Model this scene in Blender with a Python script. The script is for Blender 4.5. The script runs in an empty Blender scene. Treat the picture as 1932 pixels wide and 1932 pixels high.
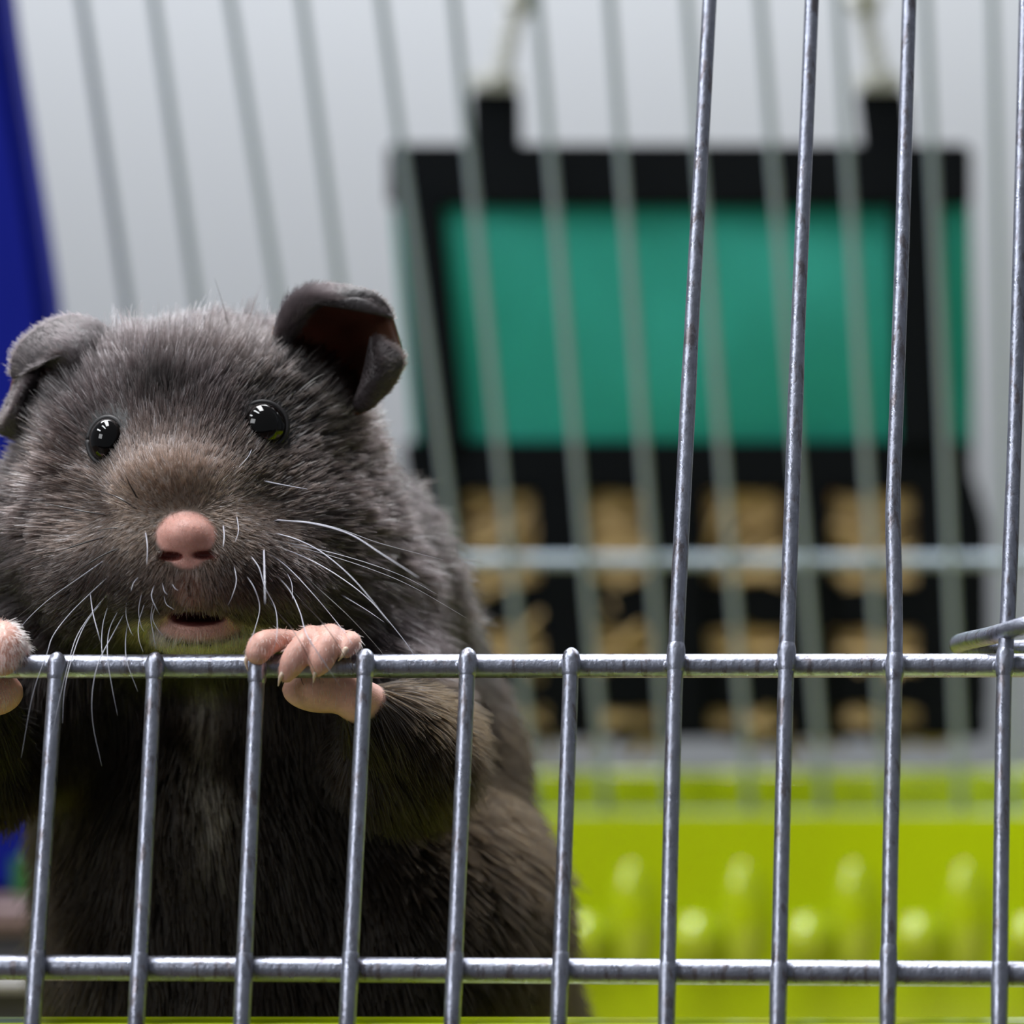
import bpy, bmesh, math, random
import numpy as np
from mathutils import Vector, Matrix
from mathutils.bvhtree import BVHTree
from mathutils.kdtree import KDTree

random.seed(7)
rng = np.random.default_rng(11)
SC = bpy.context.scene
COL = SC.collection
# one Blender unit is one centimetre
SC.unit_settings.system = 'METRIC'
SC.unit_settings.scale_length = 0.01

# ------------------------------------------------------------------ camera
F_PX, PPX, PPY = 8000.0, 2300.0, 1632.0
S0 = 0.005                                   # centimetres per pixel at the front crossbar
PITCH = math.radians(6.65)
R_ = np.array([1.0, 0, 0])
F_ = np.array([0, math.cos(PITCH), -math.sin(PITCH)])
U_ = np.array([0, math.sin(PITCH), math.cos(PITCH)])
BAR_Z = 8.5
def raydir(u, v):
    return F_ + (u - PPX) / F_PX * R_ - (v - PPY) / F_PX * U_
CAM = np.array([0, 0, BAR_Z]) - 40.0 * raydir(966, 1257)
def P(u, v, d=0.0):
    """point seen at (u, v), d pixel-units (0.05 mm) behind the crossbar's depth"""
    return CAM + (8000.0 + d) * S0 * raydir(u, v)
cam_d = bpy.data.cameras.new('camera')
cam = bpy.data.objects.new('camera', cam_d); COL.objects.link(cam)
cam.location = CAM
cam.rotation_euler = (math.pi / 2 - PITCH, 0, 0)
cam_d.sensor_width = 36.0
cam_d.lens = F_PX / 1932 * 36.0
cam_d.shift_x = (966 - PPX) / 1932
cam_d.shift_y = (PPY - 966) / 1932
cam_d.clip_start = 0.5; cam_d.clip_end = 1000
cam_d.dof.use_dof = True
cam_d.dof.focus_distance = 40.35
cam_d.dof.aperture_fstop = cam_d.lens * 1e-3 / 0.80
SC.camera = cam

# ------------------------------------------------------------------ world, lights, exposure
W = bpy.data.worlds.new('room_light'); SC.world = W; W.use_nodes = True
W.node_tree.nodes['Background'].inputs[0].default_value = (0.86, 0.92, 1.0, 1)
W.node_tree.nodes['Background'].inputs[1].default_value = 0.11
def area(name, loc, target, sx, sy, power, col=(1, 1, 1), roll=0.0):
    l = bpy.data.lights.new(name, 'AREA'); l.shape = 'RECTANGLE'; l.size = sx; l.size_y = sy
    l.energy = power; l.color = col
    o = bpy.data.objects.new(name, l); COL.objects.link(o); o.location = loc
    q = (Vector(target) - Vector(loc)).to_track_quat('-Z', 'Y')
    o.rotation_euler = (q.to_matrix() @ Matrix.Rotation(roll, 3, 'Z')).to_euler()
    return o
head = Vector(P(380, 850, 250))
# narrow skylight panes high over the front of the cage, a little to the left
area('skylight', head + Vector((-50, -14, 48)), head, 34, 5.5, 10500, (0.93, 0.97, 1.0), 0.25)
area('skylight', head + Vector((-20, -14, 58)), head, 34, 5.5, 10500, (0.93, 0.97, 1.0), 0.08)
# added fill from far off at the front left, brightening the bag
area('front_fill', (-75, -85, 62), (0, 5, 9), 50, 40, 30000, (0.95, 0.97, 1.0))
# added lamps: one over the cage for tray highlights, one brightening the wall
area('overhead_fill', (-12, 10, 68), (3, 17, 6), 40, 14, 27000, (0.97, 0.98, 1.0))
area('overhead_fill', (4, 42, 62), (2, 52, 8), 90, 18, 58000, (0.97, 0.98, 1.0))
SC.view_settings.view_transform = 'Standard'
SC.view_settings.look = 'None'
SC.view_settings.exposure = 0.55
SC.view_settings.gamma = 1.0
SC.view_settings.use_curve_mapping = False
SC.cycles.use_denoising = True
SC.cycles.max_bounces = 8

# ------------------------------------------------------------------ helpers
def lin(r, g, b):
    f = lambda c: (c / 255 / 12.92) if c / 255 <= 0.04045 else ((c / 255 + 0.055) / 1.055) ** 2.4
    return (f(r), f(g), f(b), 1.0)
MATS = {}
def mat(name, col, rough=0.5, metal=0.0, noise=0.0, nscale=8.0, bump=0.0, bscale=40.0, spec=0.5, trans=0.0, coat=0.0, sss=0.0):
    if name in MATS: return MATS[name]
    m = bpy.data.materials.new(name); m.use_nodes = True; MATS[name] = m
    nt = m.node_tree; b = nt.nodes['Principled BSDF']
    b.inputs['Base Color'].default_value = col
    b.inputs['Roughness'].default_value = rough
    b.inputs['Metallic'].default_value = metal
    b.inputs['Specular IOR Level'].default_value = spec
    b.inputs['Coat Weight'].default_value = coat
    if sss:
        b.inputs['Subsurface Weight'].default_value = sss
        b.inputs['Subsurface Radius'].default_value = (0.1, 0.04, 0.02)
        b.inputs['Subsurface Scale'].default_value = 1.0
    tc = nt.nodes.new('ShaderNodeTexCoord')
    if noise:
        n = nt.nodes.new('ShaderNodeTexNoise'); n.inputs['Scale'].default_value = nscale; n.inputs['Detail'].default_value = 5
        nt.links.new(tc.outputs['Object'], n.inputs['Vector'])
        mr = nt.nodes.new('ShaderNodeMapRange'); mr.inputs['From Min'].default_value = .3; mr.inputs['From Max'].default_value = .7
        mr.inputs['To Min'].default_value = 1 - noise; mr.inputs['To Max'].default_value = 1 + noise
        nt.links.new(n.outputs['Fac'], mr.inputs['Value'])
        mx = nt.nodes.new('ShaderNodeVectorMath'); mx.operation = 'SCALE'; mx.inputs[0].default_value = col[:3]
        nt.links.new(mr.outputs['Result'], mx.inputs['Scale'])
        nt.links.new(mx.outputs[0], b.inputs['Base Color'])
    if bump:
        n2 = nt.nodes.new('ShaderNodeTexNoise'); n2.inputs['Scale'].default_value = bscale; n2.inputs['Detail'].default_value = 4
        nt.links.new(tc.outputs['Object'], n2.inputs['Vector'])
        bp = nt.nodes.new('ShaderNodeBump'); bp.inputs['Strength'].default_value = bump; bp.inputs['Distance'].default_value = 0.02
        nt.links.new(n2.outputs['Fac'], bp.inputs['Height']); nt.links.new(bp.outputs['Normal'], b.inputs['Normal'])
    if trans:
        t = nt.nodes.new('ShaderNodeBsdfTranslucent'); t.inputs['Color'].default_value = col
        ms = nt.nodes.new('ShaderNodeMixShader'); ms.inputs[0].default_value = trans
        out = nt.nodes['Material Output']
        nt.links.new(b.outputs[0], ms.inputs[1]); nt.links.new(t.outputs[0], ms.inputs[2]); nt.links.new(ms.outputs[0], out.inputs[0])
    return m

def empty(name, loc, label=None, cat=None, group=None):
    o = bpy.data.objects.new(name, None); COL.objects.link(o); o.location = loc; o.empty_display_size = 0.5
    if label: o['label'] = label
    if cat: o['category'] = cat
    if group: o['group'] = group
    return o
def meshobj(name, verts, faces, m, parent=None, smooth=True):
    me = bpy.data.meshes.new(name); me.from_pydata([tuple(map(float, v)) for v in verts], [], faces); me.update()
    if smooth: me.polygons.foreach_set('use_smooth', [True] * len(me.polygons))
    return linkmesh(name, me, m, parent)
def linkmesh(name, me, m, parent=None):
    if m: me.materials.append(m)
    o = bpy.data.objects.new(name, me); COL.objects.link(o)
    if parent is not None:
        o.parent = parent
        o.matrix_parent_inverse = wm(parent).inverted()
    return o
def wm(o):
    m = o.matrix_basis.copy()
    return (wm(o.parent) @ o.matrix_parent_inverse @ m) if o.parent else m
def catmull(pts, n):
    pts = [np.asarray(p, float) for p in pts]
    if len(pts) == 2: return [pts[0] * (1 - i / n) + pts[1] * i / n for i in range(n + 1)]
    q = [2 * pts[0] - pts[1]] + pts + [2 * pts[-1] - pts[-2]]
    out = []
    per = max(1, n // (len(pts) - 1))
    for i in range(1, len(q) - 2):
        for k in range(per):
            t = k / per
            a, b, c, d = q[i - 1], q[i], q[i + 1], q[i + 2]
            out.append(.5 * (2 * b + (c - a) * t + (2 * a - 5 * b + 4 * c - d) * t * t + (3 * b - a - 3 * c + d) * t ** 3))
    out.append(pts[-1])
    return out
def tube(pts, rad, sides=14, dome=True):
    """verts, faces of a tube; rad a number or a list; rounded ends"""
    pts = [np.asarray(p, float) for p in pts]
    n = len(pts)
    rad = list(rad) if hasattr(rad, '__len__') else [rad] * n
    tan = [pts[min(i + 1, n - 1)] - pts[max(i - 1, 0)] for i in range(n)]
    tan = [t / (np.linalg.norm(t) + 1e-12) for t in tan]
    if dome:
        a, b = pts[0], pts[-1]
        pre = [(a - tan[0] * rad[0] * .9, rad[0] * .35, tan[0]), (a - tan[0] * rad[0] * .55, rad[0] * .8, tan[0])]
        post = [(b + tan[-1] * rad[-1] * .55, rad[-1] * .8, tan[-1]), (b + tan[-1] * rad[-1] * .9, rad[-1] * .35, tan[-1])]
        seq = pre + list(zip(pts, rad, tan)) + post
    else:
        seq = list(zip(pts, rad, tan))
    t0 = seq[0][2]
    ref = np.array([0, 1.0, 0]) if abs(t0[1]) < .9 else np.array([1.0, 0, 0])
    vs, fs = [], []
    for (p, r, t) in seq:
        ref = ref - t * np.dot(ref, t); ref /= np.linalg.norm(ref) + 1e-12
        bi = np.cross(t, ref)
        for k in range(sides):
            a = 2 * math.pi * k / sides
            vs.append(p + r * (math.cos(a) * ref + math.sin(a) * bi))
    m = len(seq)
    for i in range(m - 1):
        for k in range(sides):
            k2 = (k + 1) % sides
            fs.append((i * sides + k, i * sides + k2, (i + 1) * sides + k2, (i + 1) * sides + k))
    fs.append(tuple(range(sides))[::-1]); fs.append(tuple((m - 1) * sides + k for k in range(sides)))
    return vs, fs
def tubeobj(name, pts, rad, m, parent=None, sides=14, dome=True):
    return meshobj(name, *tube(pts, rad, sides, dome), m, parent)
def boxobj(name, lo, hi, m, parent=None, bev=0.05, xf=None, seg=3):
    bm = bmesh.new(); bmesh.ops.create_cube(bm, size=1)
    lo, hi = Vector(lo), Vector(hi); c = (lo + hi) / 2; d = hi - lo
    for v in bm.verts: v.co = Vector((v.co.x * d.x, v.co.y * d.y, v.co.z * d.z)) + c
    if bev: bmesh.ops.bevel(bm, geom=list(bm.edges), offset=bev, segments=seg, profile=.5, affect='EDGES')
    if xf is not None:
        for v in bm.verts: v.co = xf(v.co)
    me = bpy.data.meshes.new(name); bm.to_mesh(me); bm.free()
    me.polygons.foreach_set('use_smooth', [True] * len(me.polygons))
    return linkmesh(name, me, m, parent)
def ellobj(name, c, r, m, parent=None, seg=24, rings=14, rot=None):
    bm = bmesh.new(); bmesh.ops.create_uvsphere(bm, u_segments=seg, v_segments=rings, radius=1)
    for v in bm.verts:
        p = Vector((v.co.x * r[0], v.co.y * r[1], v.co.z * r[2]))
        if rot: p = rot @ p
        v.co = p + Vector(c)
    me = bpy.data.meshes.new(name); bm.to_mesh(me); bm.free()
    me.polygons.foreach_set('use_smooth', [True] * len(me.polygons))
    return linkmesh(name, me, m, parent)

# ------------------------------------------------------------------ planes of the cage
class Plane:
    def __init__(self, p0, tilt):
        self.p0 = np.asarray(p0, float)
        self.up = U_ * math.cos(tilt) + F_ * math.sin(tilt)
        n = np.cross(R_, self.up)
        self.n = n if np.dot(n, F_) < 0 else -n          # towards the camera
    def at(self, u, v, off=0.0):
        dr = raydir(u, v)
        t = np.dot(self.p0 + self.n * off - CAM, self.n) / np.dot(dr, self.n)
        return CAM + dr * t
    def xz(self, x, h, off=0.0):
        return self.p0 + R_ * (x - self.p0[0]) + self.up * h + self.n * off
FRONT = Plane(P(966, 1257, 0), math.radians(14.5))
BACK = Plane(CAM + 58.5 * raydir(966, 1300), -math.radians(20.9))
px = S0
pxb = 58.5 / 8000

# ------------------------------------------------------------------ materials
def wire_mat():
    m = mat('galvanised_wire', lin(150, 153, 167), .34, .85, noise=.10, nscale=9, bump=.3, bscale=22)
    nt = m.node_tree; b = nt.nodes['Principled BSDF']
    tc = [n for n in nt.nodes if n.type == 'TEX_COORD'][0]
    n = nt.nodes.new('ShaderNodeTexNoise'); n.inputs['Scale'].default_value = 14; n.inputs['Detail'].default_value = 6
    mp = nt.nodes.new('ShaderNodeMapping'); mp.inputs['Scale'].default_value = (1, 1, .25)
    nt.links.new(tc.outputs['Object'], mp.inputs[0]); nt.links.new(mp.outputs[0], n.inputs['Vector'])
    mr = nt.nodes.new('ShaderNodeMapRange'); mr.inputs['From Min'].default_value = .35; mr.inputs['From Max'].default_value = .7
    mr.inputs['To Min'].default_value = .26; mr.inputs['To Max'].default_value = .46
    nt.links.new(n.outputs['Fac'], mr.inputs['Value']); nt.links.new(mr.outputs['Result'], b.inputs['Roughness'])
    w = nt.nodes.new('ShaderNodeTexNoise'); w.inputs['Scale'].default_value = 9; w.inputs['Detail'].default_value = 8; w.inputs['Roughness'].default_value = .65
    mp2 = nt.nodes.new('ShaderNodeMapping'); mp2.inputs['Scale'].default_value = (1, 1, .16)
    nt.links.new(tc.outputs['Object'], mp2.inputs[0]); nt.links.new(mp2.outputs[0], w.inputs['Vector'])
    wr = nt.nodes.new('ShaderNodeMapRange'); wr.inputs['From Min'].default_value = .54; wr.inputs['From Max'].default_value = .62
    wr.inputs['To Max'].default_value = .6
    nt.links.new(w.outputs['Fac'], wr.inputs['Value'])
    mx = nt.nodes.new('ShaderNodeMix'); mx.data_type = 'RGBA'
    src = b.inputs['Base Color'].links[0].from_socket
    nt.links.new(wr.outputs['Result'], mx.inputs['Factor']); nt.links.new(src, mx.inputs['A']); mx.inputs['B'].default_value = lin(96, 80, 72)
    nt.links.new(mx.outputs['Result'], b.inputs['Base Color'])
    return m
WIRE = wire_mat()
BWIRE = mat('pale_coated_wire', lin(160, 174, 186), .45, .2)
LIME = mat('lime_plastic', (0.54, 0.67, 0.005, 1), .16, 0, noise=.03, nscale=.6, spec=.8, trans=.2, coat=1.0)
WALLM = mat('painted_wall', lin(226, 230, 236), .75, 0, noise=.02, nscale=.05, bump=.05, bscale=3)
TABLE = mat('dark_wood_table', lin(60, 46, 38), .45, 0, noise=.25, nscale=.4)
BLUE = mat('blue_plastic', (0.0005, 0.006, 0.22, 1), .6, 0, noise=.05, nscale=.6, spec=.15)
TEAL = mat('teal_cloth', (0.030, 0.38, 0.29, 1), .85, 0, noise=.10, nscale=.9, bump=.4, bscale=14, trans=.4)
BLACK = mat('black_webbing', lin(10, 13, 16), .9, 0, noise=.1, nscale=6, bump=.4, bscale=30, spec=.12)
HAY = mat('dried_hay', lin(192, 164, 116), .8, 0, noise=.22, nscale=2.5)
CORD = mat('white_cord', lin(196, 196, 192), .8, 0, noise=.05, nscale=5, bump=.3, bscale=20)

# ------------------------------------------------------------------ room setting
w = boxobj('wall_back', (-160, 58, -40), (160, 62, 140), WALLM, bev=0)
w['kind'] = 'structure'; w['label'] = 'plain pale grey painted wall far behind the cage'
w = boxobj('floor', (-160, -130, -42), (160, 62, -40), TABLE, bev=0)
w['kind'] = 'structure'; w['label'] = 'dark floor below the table'

# ------------------------------------------------------------------ table under the cage
tb = empty('table', (0, 10, -40), 'dark wooden table that the lime cage tray stands on', 'table')
boxobj('table_top', (-60, -18, -3), (60, 44, 0), TABLE, tb, .3)
for sx in (-54, 54):
    for sy in (-13, 39):
        boxobj('leg', (sx - 2.5, sy - 2.5, -40), (sx + 2.5, sy + 2.5, -3), TABLE, tb, .3)

# ------------------------------------------------------------------ lime tray
rf = P(600, 1917, -70); rb = P(1400, 1580, 3650)
ZR = float(rf[2])
YF, YB = float(rf[1]), float(rb[1])
XL, XR = -13.0, 17.5
tray = empty('cage_tray', ((XL + XR) / 2, (YF + YB) / 2, 0), 'bright lime green plastic tray under the wire cage', 'tray')
TH = .25
ZB = float(rb[2])
def tray_box():
    vs, fs = [], []
    def ring(x0, x1, y0, y1, z, rr, zb=None):
        st = len(vs); k = 12
        for (cx, cy, a0) in ((x1 - rr, y1 - rr, 0), (x0 + rr, y1 - rr, 90), (x0 + rr, y0 + rr, 180), (x1 - rr, y0 + rr, 270)):
            for i in range(k + 1):
                a = math.radians(a0 + 90 * i / k)
                y = cy + rr * math.sin(a)
                zz = z if zb is None else z + (zb - z) * (y - y0) / (y1 - y0)
                vs.append((cx + rr * math.cos(a), y, zz))
        return st, 4 * (k + 1)
    prof = []
    def add(g, z, rr, top=False):
        prof.append(ring(XL - g, XR + g, YF - g, YB + g, z, rr, ZB if top else None))
    add(-.5, .02, 1.0); add(-.1, .02, 1.2); add(.12, .3, 1.2); add(.25, ZR - .45, 1.3)
    add(.55, ZR - .42, 1.5, False); add(.58, ZR - .1, 1.5); add(.45, ZR, 1.45, True); add(.05, ZR, 1.25, True); add(-.02, ZR - .08, 1.2)
    add(-.08, 1.0, 1.1); add(-.25, .45, 1.0); add(-.8, .32, .9)
    for (a, n), (b, _) in zip(prof, prof[1:]):
        for i in range(n):
            j = (i + 1) % n
            fs.append((a + i, a + j, b + j, b + i))
    n = prof[0][1]
    fs.append(tuple(prof[0][0] + i for i in range(n))[::-1]); fs.append(tuple(prof[-1][0] + i for i in range(n)))
    return vs, fs
meshobj('tray_body', *tray_box(), LIME, tray, smooth=False)
# unseen layer of shavings, added to cut the tray floor's green bounce
ADDED_BED = mat('added_shavings', lin(150, 132, 108), .9, 0, noise=.25, nscale=3, bump=.6, bscale=9)
vs, fs = [], []
for j in range(46):
    for i in range(70):
        x = XL + .35 + (XR - XL - .7) * i / 69; y = YB - .5 - 15.0 * (1 - j / 45)
        vs.append((x, y, (.36 + .3 * min(1, j / 8)) + .12 * min(1, j / 8) * math.sin(2.1 * x + y) * math.cos(1.7 * y - .4 * x) + random.uniform(-.02, .08)))
for j in range(45):
    for i in range(69):
        q = j * 70 + i; fs.append((q, q + 1, q + 71, q + 70))
n = len(vs); vs += [(x, y, .34) for x, y, z in vs[:70]] + [(x, y, .34) for x, y, z in vs[70 * 45:70 * 46]]
for i in range(69):
    fs.append((i, n + i, n + i + 1, i + 1)); fs.append((70 * 45 + i, 70 * 45 + i + 1, n + 71 + i, n + 70 + i))
for _ in range(900):
    c = np.array([random.uniform(XL + .8, XR - .8), random.uniform(YB - 14, YB - .9), .80]); a = random.uniform(0, 6.28)
    d1 = np.array([math.cos(a), math.sin(a), random.uniform(-.2, .2)]); d2 = np.array([-d1[1], d1[0], 0]) * random.uniform(.08, .16)
    L = random.uniform(.25, .6); n = len(vs)
    for k in range(5):
        t = k / 4 - .5
        p = c + d1 * L * t + np.array([0, 0, .12 * math.cos(t * 5)])
        vs += [p - d2, p + d2]
    fs += [(n + 2 * k, n + 2 * k + 1, n + 2 * k + 3, n + 2 * k + 2) for k in range(4)]
added_bed = meshobj('added_bedding', vs, fs, ADDED_BED, tray); added_bed['kind'] = 'stuff'
# raised lip at the back, behind the bars
lipz = float(P(1400, 1452, 3950)[2])
boxobj('back_lip', (XL, YB + 1.45, ZR - .6), (XR, YB + 1.7, lipz), LIME, tray, .08)
# bosses and ribs on the inner back wall, shaped to give its highlights
for k in range(-5, 9):
    u0 = 1310 + 211 * k
    c = P(u0, 1775, 3600); c[1] = YB - .1
    ellobj('glint_boss', c, (.36, .36, .36), LIME, tray, 24, 14)
    c = P(u0 + 88, 1740, 3600); c[1] = YB - .06
    ellobj('rib', c, (.3, .2, .8), LIME, tray, 24, 16)
# ------------------------------------------------------------------ wire cage
cage = empty('wire_cage', tuple(P(966, 1900, 500)), 'silver wire hamster cage with slanted barred sides standing in the lime tray', 'cage')
VR = 15.0 * px
voff = (22 + 12) * px
def bent(pts, off, n=24):
    w = [FRONT.at(u, v, off) for u, v in pts]
    return catmull(w, n)
front_bars = [
    [(-480, 1234), (-530, 1950)], [(-283, 1235), (-334, 1950)], [(-86, 1236), (-137, 1950)], [(108, 1244), (60, 1950)], [(293, 1244), (256, 1955)], [(486, 1250), (455, 1955)],
    [(690, 1238), (654, 1955)], [(883, 1236), (852, 1955)], [(1078, 1236), (1053, 1955)],
    [(1342, -60), (1326, 240), (1308, 560), (1291, 900), (1275, 1240), (1266, 1560), (1257, 1955)],
    [(1534, -60), (1522, 240), (1508, 560), (1496, 900), (1484, 1240), (1476, 1560), (1467, 1955)],
    [(1717, -60), (1704, 400), (1691, 780), (1685, 960), (1688, 1120), (1688, 1260), (1681, 1560), (1674, 1955)],
    [(1937, -60), (1926, 400), (1915, 800), (1902, 1150), (1894, 1290), (1890, 1560), (1885, 1955)],
    [(2148, -60), (2108, 1240), (2098, 1955)], [(2352, -60), (2315, 1240), (2308, 1955)],
]
for i, pts in enumerate(front_bars):
    short = i < 9
    if not short: pts = [(2 * pts[0][0] - pts[1][0] + (pts[1][0] - pts[0][0]) * (1 - 270 / (pts[1][1] - pts[0][1])), -330)] + pts
    path = bent(pts, voff, 30)
    n = len(path)
    o = tubeobj('bar', path, [VR * (.93 if (not short and k < n * .45) else 1.0) for k in range(n)], WIRE, cage, 16)
    if short:
        u, v0 = pts[0]
        s = (pts[1][0] - pts[0][0]) / (pts[1][1] - pts[0][1])
        sl = [FRONT.at(u + s * (vv - v0), vv, voff) for vv in (v0 + 3, v0 + 12, v0 + 24, v0 + 34, v0 + 39)]
        tubeobj('weld_sleeve', sl, [VR * 1.13, VR * 1.2, VR * 1.18, VR * 1.14, VR * 1.03], WIRE, o, 16)
    else:
        k = int(np.argmin([abs(np.dot(p - FRONT.p0, FRONT.up)) for p in path]))
        c = path[k]; t = path[min(k + 1, n - 1)] - path[k - 1]; t /= np.linalg.norm(t)
        tubeobj('weld_sleeve', [c + t * h * px for h in (-26, -16, 0, 14, 27)], [VR * 1.02, VR * 1.16, VR * 1.2, VR * 1.16, VR * 1.02], WIRE, o, 16)
    # thicker coat where the bar meets the lower crossbar
    k = int(np.argmin([abs(np.dot(p - FRONT.at(966, 1834), FRONT.up)) for p in path]))
    c = path[k]; t = path[min(k + 1, n - 1)] - path[k - 1]; t /= np.linalg.norm(t)
    if t[2] > 0: t = -t
    tubeobj('weld_sleeve', [c + t * h * px for h in (-34, -20, 0, 40, 110)], [VR * 1.03, VR * 1.1, VR * 1.12, VR * 1.08, VR * 1.04], WIRE, o, 16)
tubeobj('crossbar', [FRONT.at(u, 1257.5 - .001 * u, 0) for u in np.linspace(-500, 2500, 40)], 22.5 * px, WIRE, cage, 20)
cb2 = tubeobj('crossbar', [FRONT.at(u, 1825 + .0068 * u, 0) for u in np.linspace(-500, 2500, 40)], 24 * px, WIRE, cage, 20)
tubeobj('crossbar', [FRONT.at(u, -300, 0) for u in np.linspace(1250, 2500, 20)], 22.5 * px, WIRE, cage, 16)
cb1 = [o for o in cage.children if o.name == 'crossbar'][0]
for i, pts in enumerate(front_bars):
    # beads of weld metal beside the joints
    u, v = (pts[0] if i < 9 else [(1275, 1240), (1484, 1240), (1688, 1240), (1896, 1240), (2108, 1240), (2315, 1240)][i - 9])
    ellobj('weld_bead', FRONT.at(u - 19, 1257, 14 * px), (9 * px, 9 * px, 12 * px), WIRE, cb1, 12, 8)
    s = (pts[-1][0] - u) / (pts[-1][1] - v)
    ub = u + s * (1832 - v)
    ellobj('weld_bead', FRONT.at(ub - 19, 1830, 12 * px), (9 * px, 9 * px, 13 * px), WIRE, cb2, 12, 8)
# hooked wire at the right, the door's hinge loop
loop = [(2080, 1150, -75), (1985, 1166, -75), (1930, 1181, -62), (1875, 1198, 20), (1826, 1209, 200), (1808, 1216, 300), (1826, 1224, 300), (1872, 1226, 150), (1930, 1224, 60), (2010, 1215, 40), (2080, 1208, 40)]
tubeobj('hinge_loop', catmull([P(*q) for q in loop], 60), 17.5 * px, WIRE, cage, 16)

# back panel
x0 = [-280, -135, 10, 154, 290, 434, 569, 719, 856, 1013, 1150, 1296, 1434, 1580, 1746, 1872, 2010, 2150, 2290]
x1 = [-30, 100, 228, 350, 476, 642, 742, 893, 987, 1125, 1248, 1398, 1538, 1661, 1804, 1905, 2040, 2170, 2300]
for a, b in zip(x0, x1):
    pa, pb = BACK.at(a, 0), BACK.at(b, 1300)
    dr = (pb - pa)
    path = [pa + dr * t for t in np.linspace(-.35, 1.22, 14)]
    tubeobj('back_bar', path, .062, BWIRE, cage, 10)
for v, r in ((-450, .10), (-120, .10), (1058, .095), (1545, .11)):
    tubeobj('back_crossbar', [BACK.at(u, v, -.2) for u in np.linspace(-420, 2480, 20)], r, BWIRE, cage, 12)

# ------------------------------------------------------------------ hay bag behind the bars
BAG = Plane(BACK.at(1300, 1384) + np.array([0, .9, 0]), -PITCH)     # hangs plumb
bag = empty('hay_bag', tuple(BAG.at(1300, 1380)), 'teal cloth hay bag with black webbing hanging behind the back bars', 'hay bag')
def slab(name, poly, off, th, m, parent, sub=0):
    """rounded flat piece: polygon in the bag's plane, thickness th"""
    bm = bmesh.new()
    f = [bm.verts.new(BAG.at(u, v, off)) for u, v in poly]
    face = bm.faces.new(f)
    r = bmesh.ops.extrude_face_region(bm, geom=[face])
    for g in r['geom']:
        if isinstance(g, bmesh.types.BMVert): g.co += Vector(BAG.n * th)
    bmesh.ops.recalc_face_normals(bm, faces=bm.faces)
    bmesh.ops.bevel(bm, geom=list(bm.edges), offset=min(.06, th * .4), segments=2, affect='EDGES')
    me = bpy.data.meshes.new(name); bm.to_mesh(me); bm.free()
    return linkmesh(name, me, m, parent)
# teal panel, softly creased
vs, fs = [], []
NX, NZ = 40, 24
for j in range(NZ + 1):
    for i in range(NX + 1):
        a, b = i / NX, j / NZ
        u = (742 + 42 * b) + a * ((1832 - 742) - 38 * b); v = 372 + b * 480
        bul = .22 * math.sin(math.pi * a) * math.sin(math.pi * b) + .05 * math.sin(7 * a + 5 * b) + .04 * math.sin(13 * a - 6 * b + 1)
        vs.append(BAG.at(u, v, -.1 + bul))
for j in range(NZ):
    for i in range(NX):
        q = j * (NX + 1) + i
        fs.append((q, q + 1, q + NX + 2, q + NX + 1))
cl = meshobj('cloth_panel', vs, fs, TEAL, bag)
so = cl.modifiers.new('thickness', 'SOLIDIFY'); so.thickness = .08
slab('top_band', [(742, 275), (1834, 275), (1834, 392), (744, 392)], -.3, .5, BLACK, bag)
slab('strap', [(757, 380), (836, 380), (884, 842), (800, 842)], .12, .28, BLACK, bag)
slab('strap', [(1682, 380), (1766, 380), (1776, 842), (1694, 842)], .12, .28, BLACK, bag)
slab('hanging_tab', [(893, 172), (984, 172), (986, 300), (897, 300)], -.2, .35, BLACK, bag)
slab('hanging_tab', [(1618, 172), (1712, 172), (1722, 300), (1632, 300)], -.2, .35, BLACK, bag)
slab('middle_band', [(770, 832), (1832, 832), (1838, 926), (782, 926)], -.25, .5, BLACK, bag)
slab('pocket_back', [(785, 900), (1838, 900), (1866, 990), (1868, 1330), (1845, 1384), (900, 1384), (835, 1300), (800, 1000)], -1.9, .3, BLACK, bag)
# webbing grid in front of the hay
wins = [(872, 1012), (1106, 1228), (1330, 1478), (1566, 1724)]
rows = [(930, 1108), (1178, 1262), (1330, 1372)]
bandv = [(1100, 1186), (1256, 1338), (1366, 1392)]
for a, b in bandv:
    slab('webbing_band', [(800 + (a - 900) * .12, a), (1860, a), (1866, b), (806 + (b - 900) * .12, b)], -.15, .25, BLACK, bag)
cols = [(780, 872, 826, 908), (1012, 1106, 1040, 1122), (1228, 1330, 1246, 1340), (1478, 1566, 1490, 1576), (1724, 1842, 1738, 1866)]
for a, b, c, d in cols:
    slab('webbing_strap', [(a, 905), (b, 905), (d, 1388), (c, 1388)], -.05, .3, BLACK, bag)
# hay stalks showing through the windows
def hay(u0, u1, v0, v1, n):
    vs, fs = [], []
    for _ in range(n):
        u, v = random.uniform(u0, u1), random.uniform(v0, v1)
        c = BAG.at(u, v, random.uniform(-.45, .02))
        a = random.uniform(-.7, .7) if random.random() < .8 else random.uniform(0, 3.1)
        dr = R_ * math.cos(a) + BAG.up * math.sin(a) + BAG.n * random.uniform(-.2, .2)
        L = random.uniform(.35, .7)
        t, f = tube([c - dr * L, c + BAG.up * random.uniform(-.1, .1), c + dr * L], random.uniform(.04, .075), 5, False)
        st = len(vs); vs += t; fs += [tuple(i + st for i in q) for q in f]
    return vs, fs
for r0, r1 in rows:
    for (a, b) in wins:
        k = (r0 - 930) * .05
        o = meshobj('hay', *hay(a + 8 + k, b - 8 + k, r0 - 10, r1 + 10, int(20 + (r1 - r0) * .55)), HAY, bag)
        o['kind'] = 'stuff'
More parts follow.
